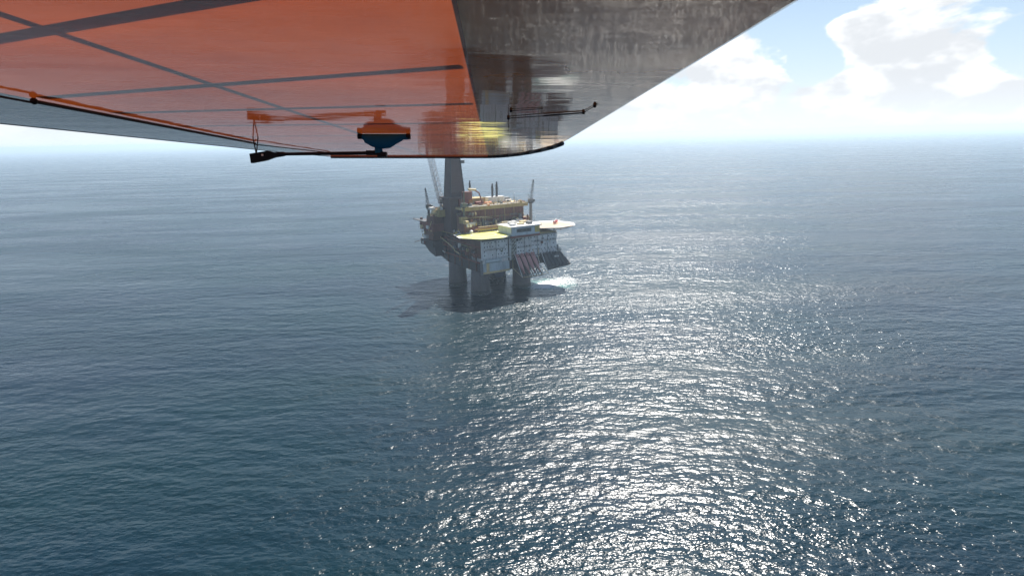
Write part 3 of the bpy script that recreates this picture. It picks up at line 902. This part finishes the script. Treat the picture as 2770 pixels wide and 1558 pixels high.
# churned foam beside the right-hand leg
fr = random.Random(3)
fm = MB()
for k in range(5200):
    q = fr.random()
    if q < 0.12:
        lx, ly = fr.choice(((-19, -19), (19, -19), (-19, 19), (19, 19)))
        a = fr.uniform(0, 6.28)
        d = 7.65 + abs(fr.gauss(0, 0.5))
        x, y = lx + d * math.cos(a), ly + d * math.sin(a)
        r = fr.uniform(0.1, 0.4)
    elif q < 0.50:
        x, y = fr.gauss(31.5, 4.2), fr.gauss(-31.0, 3.4)
        r = fr.uniform(0.25, 1.0)
    else:
        t = fr.random() ** 1.3
        x, y = 29 + t * 38 + fr.gauss(0, 3), -31 + t * 7 + fr.gauss(0, 3 + 6 * t)
        r = fr.uniform(0.15, 0.55) * (1.25 - t * 0.6)
    n = fr.randint(5, 7)
    z = 0.03 + k * 0.00004
    c, s_ = math.cos(PLAT_R), math.sin(PLAT_R)
    ph = fr.uniform(0, 6)
    pts = []
    for i in range(n):
        a = ph + 2 * math.pi * i / n
        rr = r * fr.uniform(0.55, 1.2)
        pts.append(plat(x + rr * 1.5 * math.cos(a), y + rr * math.sin(a), z))
    fm.add(pts, [tuple(range(n))])
foam_t = NT('foam_white')
foam_p = foam_t.n('ShaderNodeBsdfPrincipled', {'Base Color': (0.92, 0.95, 0.94), 'Roughness': 0.9})
foam_t.t.links.new(foam_p.outputs[0], foam_t.out.inputs[0])
tag(fm.build('sea_foam', foam_t.m), 'white churned foam on the water beside the right-hand leg', 'foam', kind='stuff')

# ---------------------------------------------------------------- the aircraft wing overhead
WA = math.atan(279 / 1650)
WH = 0.22
wnrm = up * math.cos(WA) - fwd * math.sin(WA)
wspan = fwd * math.cos(WA) + up * math.sin(WA)
wo_ = CAM + wnrm * WH
WM = Matrix(((right.x, wspan.x, wnrm.x, wo_.x), (right.y, wspan.y, wnrm.y, wo_.y), (right.z, wspan.z, wnrm.z, wo_.z), (0, 0, 0, 1)))


def mat_fabric(name, col, trans, rough=0.035, wav=1.0, ior=1.5):
    """doped, polished wing covering: lets sunlight through, mirrors the sea at a shallow angle"""
    t = NT(name)
    obj = t.n('ShaderNodeTexCoord').outputs['Object']
    mp = t.n('ShaderNodeMapping', {'Vector': obj, 'Scale': (1.3, 3.2, 1)}).outputs[0]
    hgt = t.math('ADD', t.math('MULTIPLY', t.noise(mp, 2.2, 2.0), 0.0022 * wav), t.math('MULTIPLY', t.noise(mp, 9.0, 2.0), 0.00022 * wav))
    bump = t.n('ShaderNodeBump', {'Height': hgt, 'Strength': 1.0, 'Distance': 1.0}).outputs[0]
    c = t.mix(t.ramp(t.noise(obj, 1.6, 5.0, 0.6), 0.3, 0.7), tuple(x * 1.12 for x in col), (col[0] * 0.66, col[1] * 0.55, col[2] * 0.6))  # random tone, deepened in the colour to suggest sunlight glowing unevenly through
    dif = t.n('ShaderNodeBsdfDiffuse', {'Color': c})
    trn = t.n('ShaderNodeBsdfTranslucent', {'Color': c})
    mx = t.n('ShaderNodeMixShader', {0: trans, 1: dif.outputs[0], 2: trn.outputs[0]})
    gl = t.n('ShaderNodeBsdfGlossy', {'Color': (0.97, 0.96, 0.94), 'Roughness': rough, 'Normal': bump})
    fr_ = t.n('ShaderNodeFresnel', {'IOR': ior})
    m2 = t.n('ShaderNodeMixShader', {0: fr_.outputs[0], 1: mx.outputs[0], 2: gl.outputs[0]})
    t.t.links.new(m2.outputs[0], t.out.inputs[0])
    return t.m


fab_o = mat_fabric('fabric_orange', (0.21, 0.043, 0.008), 0.72, 0.045, 0.7, 1.36)
fab_g = mat_fabric('aileron_grey', (0.16, 0.15, 0.155), 0.25)
le_m = mat_fabric('leading_edge_skin', (0.42, 0.22, 0.05), 0.45, 0.04, 0.45, 1.55)
bar_m = mat_fabric('rib_wood', (0.62, 0.36, 0.18), 0.8, 0.4, 0.0, 1.3)

W = tag(empty('aircraft_wing'), 'glossy orange fabric aircraft wing overhead mirroring the platform and sea', 'aircraft wing')
W.matrix_world = WM


def u_hinge(v):
    return -1.155 - 0.058 * v


def u_dbox(v):
    return -0.045 - 0.028 * v


LEP = [(-1.6, 0.425), (0.784, 0.355), (1.253, 0.341), (3.1, 0.287), (3.4, 0.272), (3.66, 0.249), (4.0, 0.195), (4.3, 0.13), (4.55, 0.06), (4.75, -0.02), (4.9, -0.10), (4.98, -0.18)]


def u_le(v):
    for (a, p), (b, q) in zip(LEP, LEP[1:]):
        if a <= v <= b:
            return p + (q - p) * (v - a) / (b - a)
    return LEP[-1][1]


def u_te(v):
    return -2.205 + 0.1445 * v if v < 4.2 else -1.598 + (v - 4.2) * (0.05 if v < 4.7 else 0.2)


VT = 4.97
vs = [-1.6 + (VT + 1.6) * k / 60 for k in range(61)]


def strip(fa, fb, n=2, z=0.0):
    m = MB()
    vv = []
    for v in vs:
        for k in range(n + 1):
            vv.append((fa(v) + (fb(v) - fa(v)) * k / n, v, z))
    ff = []
    for i in range(len(vs) - 1):
        for k in range(n):
            a = i * (n + 1) + k
            ff.append((a, a + n + 1, a + n + 2, a + 1))     # normals down, towards the camera side
    return m.add(vv, ff)


strip(u_hinge, u_dbox, 4).build('fabric_covering', fab_o, W)
ail_o = MB().loft([[(u_te(v), v, 0.0), ((u_te(v) + u_hinge(v)) / 2, v, 0.0), (u_hinge(v) - 0.0015, v, 0.0), (u_hinge(v) - 0.0015, v, 0.032), ((u_te(v) + u_hinge(v)) / 2, v, 0.022), (u_te(v), v, 0.007)] for v in vs]).build('aileron', fab_g, W)
ail_o.data.flip_normals()
MB().path([(u_te(v) - 0.002, v, 0.004) for v in vs[::6]], 0.006, 6).build('trailing_edge', M['tipgrey'], W)
rings = []
for v in vs:
    ul, ud = u_le(v), u_dbox(v)
    if ul < ud + 0.02:
        ul = ud + 0.02
    sec = [(ud, 0.0), (ud + (ul - ud) * 0.5, 0.0), (ul - 0.012, 0.0), (ul - 0.003, 0.003), (ul, 0.012), (ul - 0.006, 0.022), (ul - 0.03, 0.032), (ud + (ul - ud) * 0.45, 0.036), (ud, 0.03)]
    rings.append([(u, v, z) for u, z in sec])
le_o = MB().loft(rings).build('leading_edge_skin', le_m, W)
le_o.data.flip_normals()
# frame seen through the covering
for k, (v0, sl) in enumerate(((-0.90, -0.46), (-0.36, -0.46), (0.17, -0.46), (0.69, -0.46), (1.23, -0.38), (1.765, -0.20), (2.29, -0.12), (2.82, -0.10), (3.35, -0.08), (3.88, -0.06), (4.41, -0.05))):
    uu = [u_hinge(v0) + 0.02, u_dbox(v0) - 0.01]
    pts = []
    for u in uu:
        v = v0 + sl * (u + 0.09)
        pts.append((u, v))
    hw = 0.012
    MB().add([(pts[0][0], pts[0][1] - hw, 0.018), (pts[1][0], pts[1][1] - hw, 0.018), (pts[1][0], pts[1][1] + hw, 0.018), (pts[0][0], pts[0][1] + hw, 0.018),
              (pts[0][0], pts[0][1] - hw, 0.045), (pts[1][0], pts[1][1] - hw, 0.045), (pts[1][0], pts[1][1] + hw, 0.045), (pts[0][0], pts[0][1] + hw, 0.045)],
             [(3, 2, 1, 0), (4, 5, 6, 7), (0, 1, 5, 4), (1, 2, 6, 5), (2, 3, 7, 6), (3, 0, 4, 7)]).build('rib', bar_m, W)
MB().box(-0.670, -0.650, -1.6, 4.9, 0.047, 0.06).build('spar', bar_m, W)
# tip bow
tip = [(u_te(VT), VT)] + [(u_te(VT) + (u_dbox(VT) - u_te(VT)) * k / 6, VT + 0.01 * math.sin(math.pi * k / 6)) for k in range(1, 6)]
tip += [(u_le(v), v) for v in (4.97, 4.9, 4.75, 4.55, 4.3, 4.0, 3.66, 3.4)]
MB().path([(u, v, 0.0) for u, v in tip], 0.013, 8).build('tip_bow', M['tipgrey'], W, True)
# hinge rod with its end knob and the thin cable beyond
hr = MB().path([(-1.235, 1.647, -0.008), (-1.348, 3.284, -0.007)], 0.005, 8).build('hinge_rod', M['rodsteel'], W)
MB().ball((-1.232, 1.63, -0.008), 0.009).build('rod_end', M['rodsteel'], hr)
MB().path([(-1.20, 0.6, -0.006), (-1.232, 1.62, -0.012)], 0.003, 5).build('cable', M['rodsteel'], hr)
MB().path([(-1.348, 3.284, -0.012), (-1.25, 4.28, -0.004)], 0.003, 5).build('cable', M['rodsteel'], hr)

# clamp-on arm hanging under the wing
A = tag(empty('suction_mount'), 'dark navy suction mount with a rod and end bracket hanging under the orange wing', 'mount')
A.matrix_world = WM
rings = []
for x, w, d in ((-0.095, 0.010, 0.010), (-0.082, 0.014, 0.014), (-0.080, 0.022, 0.018), (-0.05, 0.034, 0.026), (-0.015, 0.04, 0.031), (0.03, 0.038, 0.029), (0.06, 0.026, 0.02), (0.085, 0.017, 0.014), (0.088, 0.012, 0.012), (0.108, 0.012, 0.012)):
    rings.append([(-0.565 + x, 2.743 + w * math.cos(2 * math.pi * i / 12), -0.001 - 2.1 * d * (0.5 - 0.5 * math.sin(2 * math.pi * i / 12))) for i in range(12)])
cup = MB().loft(rings).build('suction_cup', M['navy'], A, True)
MB().cyl((-0.675, 2.743, -0.012), (-0.655, 2.743, -0.012), 0.012, n=10).build('lever_knob', M['black'], cup)
MB().cyl((-0.462, 2.743, -0.012), (-0.445, 2.743, -0.012), 0.013, n=10).build('lever_knob', M['black'], cup)
MB().cyl((-0.59, 2.743, -0.025), (-0.588, 2.745, -0.055), 0.024, 0.014, 10).cyl((-0.588, 2.745, -0.055), (-0.586, 2.746, -0.082), 0.014, 0.020, 10).build('stalk', M['navy'], A)
MB().box(-0.64, -0.585, 2.735, 2.76, -0.092, -0.072).box(-0.59, -0.552, 2.73, 2.765, -0.099, -0.078).build('rod_clamp', M['black'], A)
MB().path([(-0.60, 2.746, -0.082), (-1.09, 2.925, -0.079)], 0.0075, 8).build('rod', M['black'], A)
bk = MB()
bp = [(-1.232, -0.077), (-1.15, -0.064), (-1.115, -0.070), (-1.075, -0.068), (-1.066, -0.077), (-1.075, -0.087), (-1.12, -0.094), (-1.16, -0.108), (-1.228, -0.120)]
n = len(bp)
bk.add([(u, 2.925, z) for u, z in bp] + [(u, 2.955, z) for u, z in bp], [tuple(range(n)), tuple(range(2 * n - 1, n - 1, -1))] + [(i, n + i, n + (i + 1) % n, (i + 1) % n) for i in range(n)])
brk = bk.build('end_bracket', M['black'], A)
MB().cyl((-1.17, 2.920, -0.083), (-1.17, 2.9249, -0.083), 0.005, n=10).build('hole_dot', M['white'], brk)  # white disc standing in for light seen through the bracket's hole
MB().path([(-1.205, 2.94, -0.08), (-1.222, 2.955, -0.0)], 0.0028, 5).path([(-1.205, 2.94, -0.08), (-1.198, 2.955, -0.0)], 0.0028, 5).build('strut', M['rodsteel'], A)

# thin sensor rod under the leading edge
Rr = tag(empty('sensor_rod'), 'thin black bent rod with small ball ends under the wing leading edge', 'rod')
Rr.matrix_world = WM
ks = [(-0.012, 2.089, -0.003), (0.10, 2.01, -0.004), (0.219, 1.933, -0.003), (0.236, 1.74, -0.002)]
MB().path(ks[:2], 0.0012, 6).path(ks[1:3], 0.0022, 6).path(ks[2:], 0.0012, 6).build('rod', M['black'], Rr)
for p in (ks[0], ks[2], (0.232, 1.77, -0.003)):
    MB().ball(p, 0.005).build('ball_end', M['black'], Rr)
MB().path([(-0.003, 1.886, -0.003), (0.09, 1.84, -0.002)], 0.001, 5).ball((-0.003, 1.886, -0.003), 0.0045).build('whip', M['black'], Rr)

# ---------------------------------------------------------------- haze over the sea
HZ = S + 2000
hz_o = MB().box(-HZ, HZ, -HZ, HZ, -1.6, 140.0).build('haze', None)
ht = NT('sea_haze')
hv = ht.n('ShaderNodeVolumePrincipled', {'Color': (0.68, 0.85, 1.0), 'Density': 0.00013, 'Anisotropy': 0.3})
ht.t.links.new(hv.outputs[0], ht.out.inputs['Volume'])
hz_o.data.materials.append(ht.m)
tag(hz_o, 'pale sea haze fading the far water', 'haze', kind='stuff')
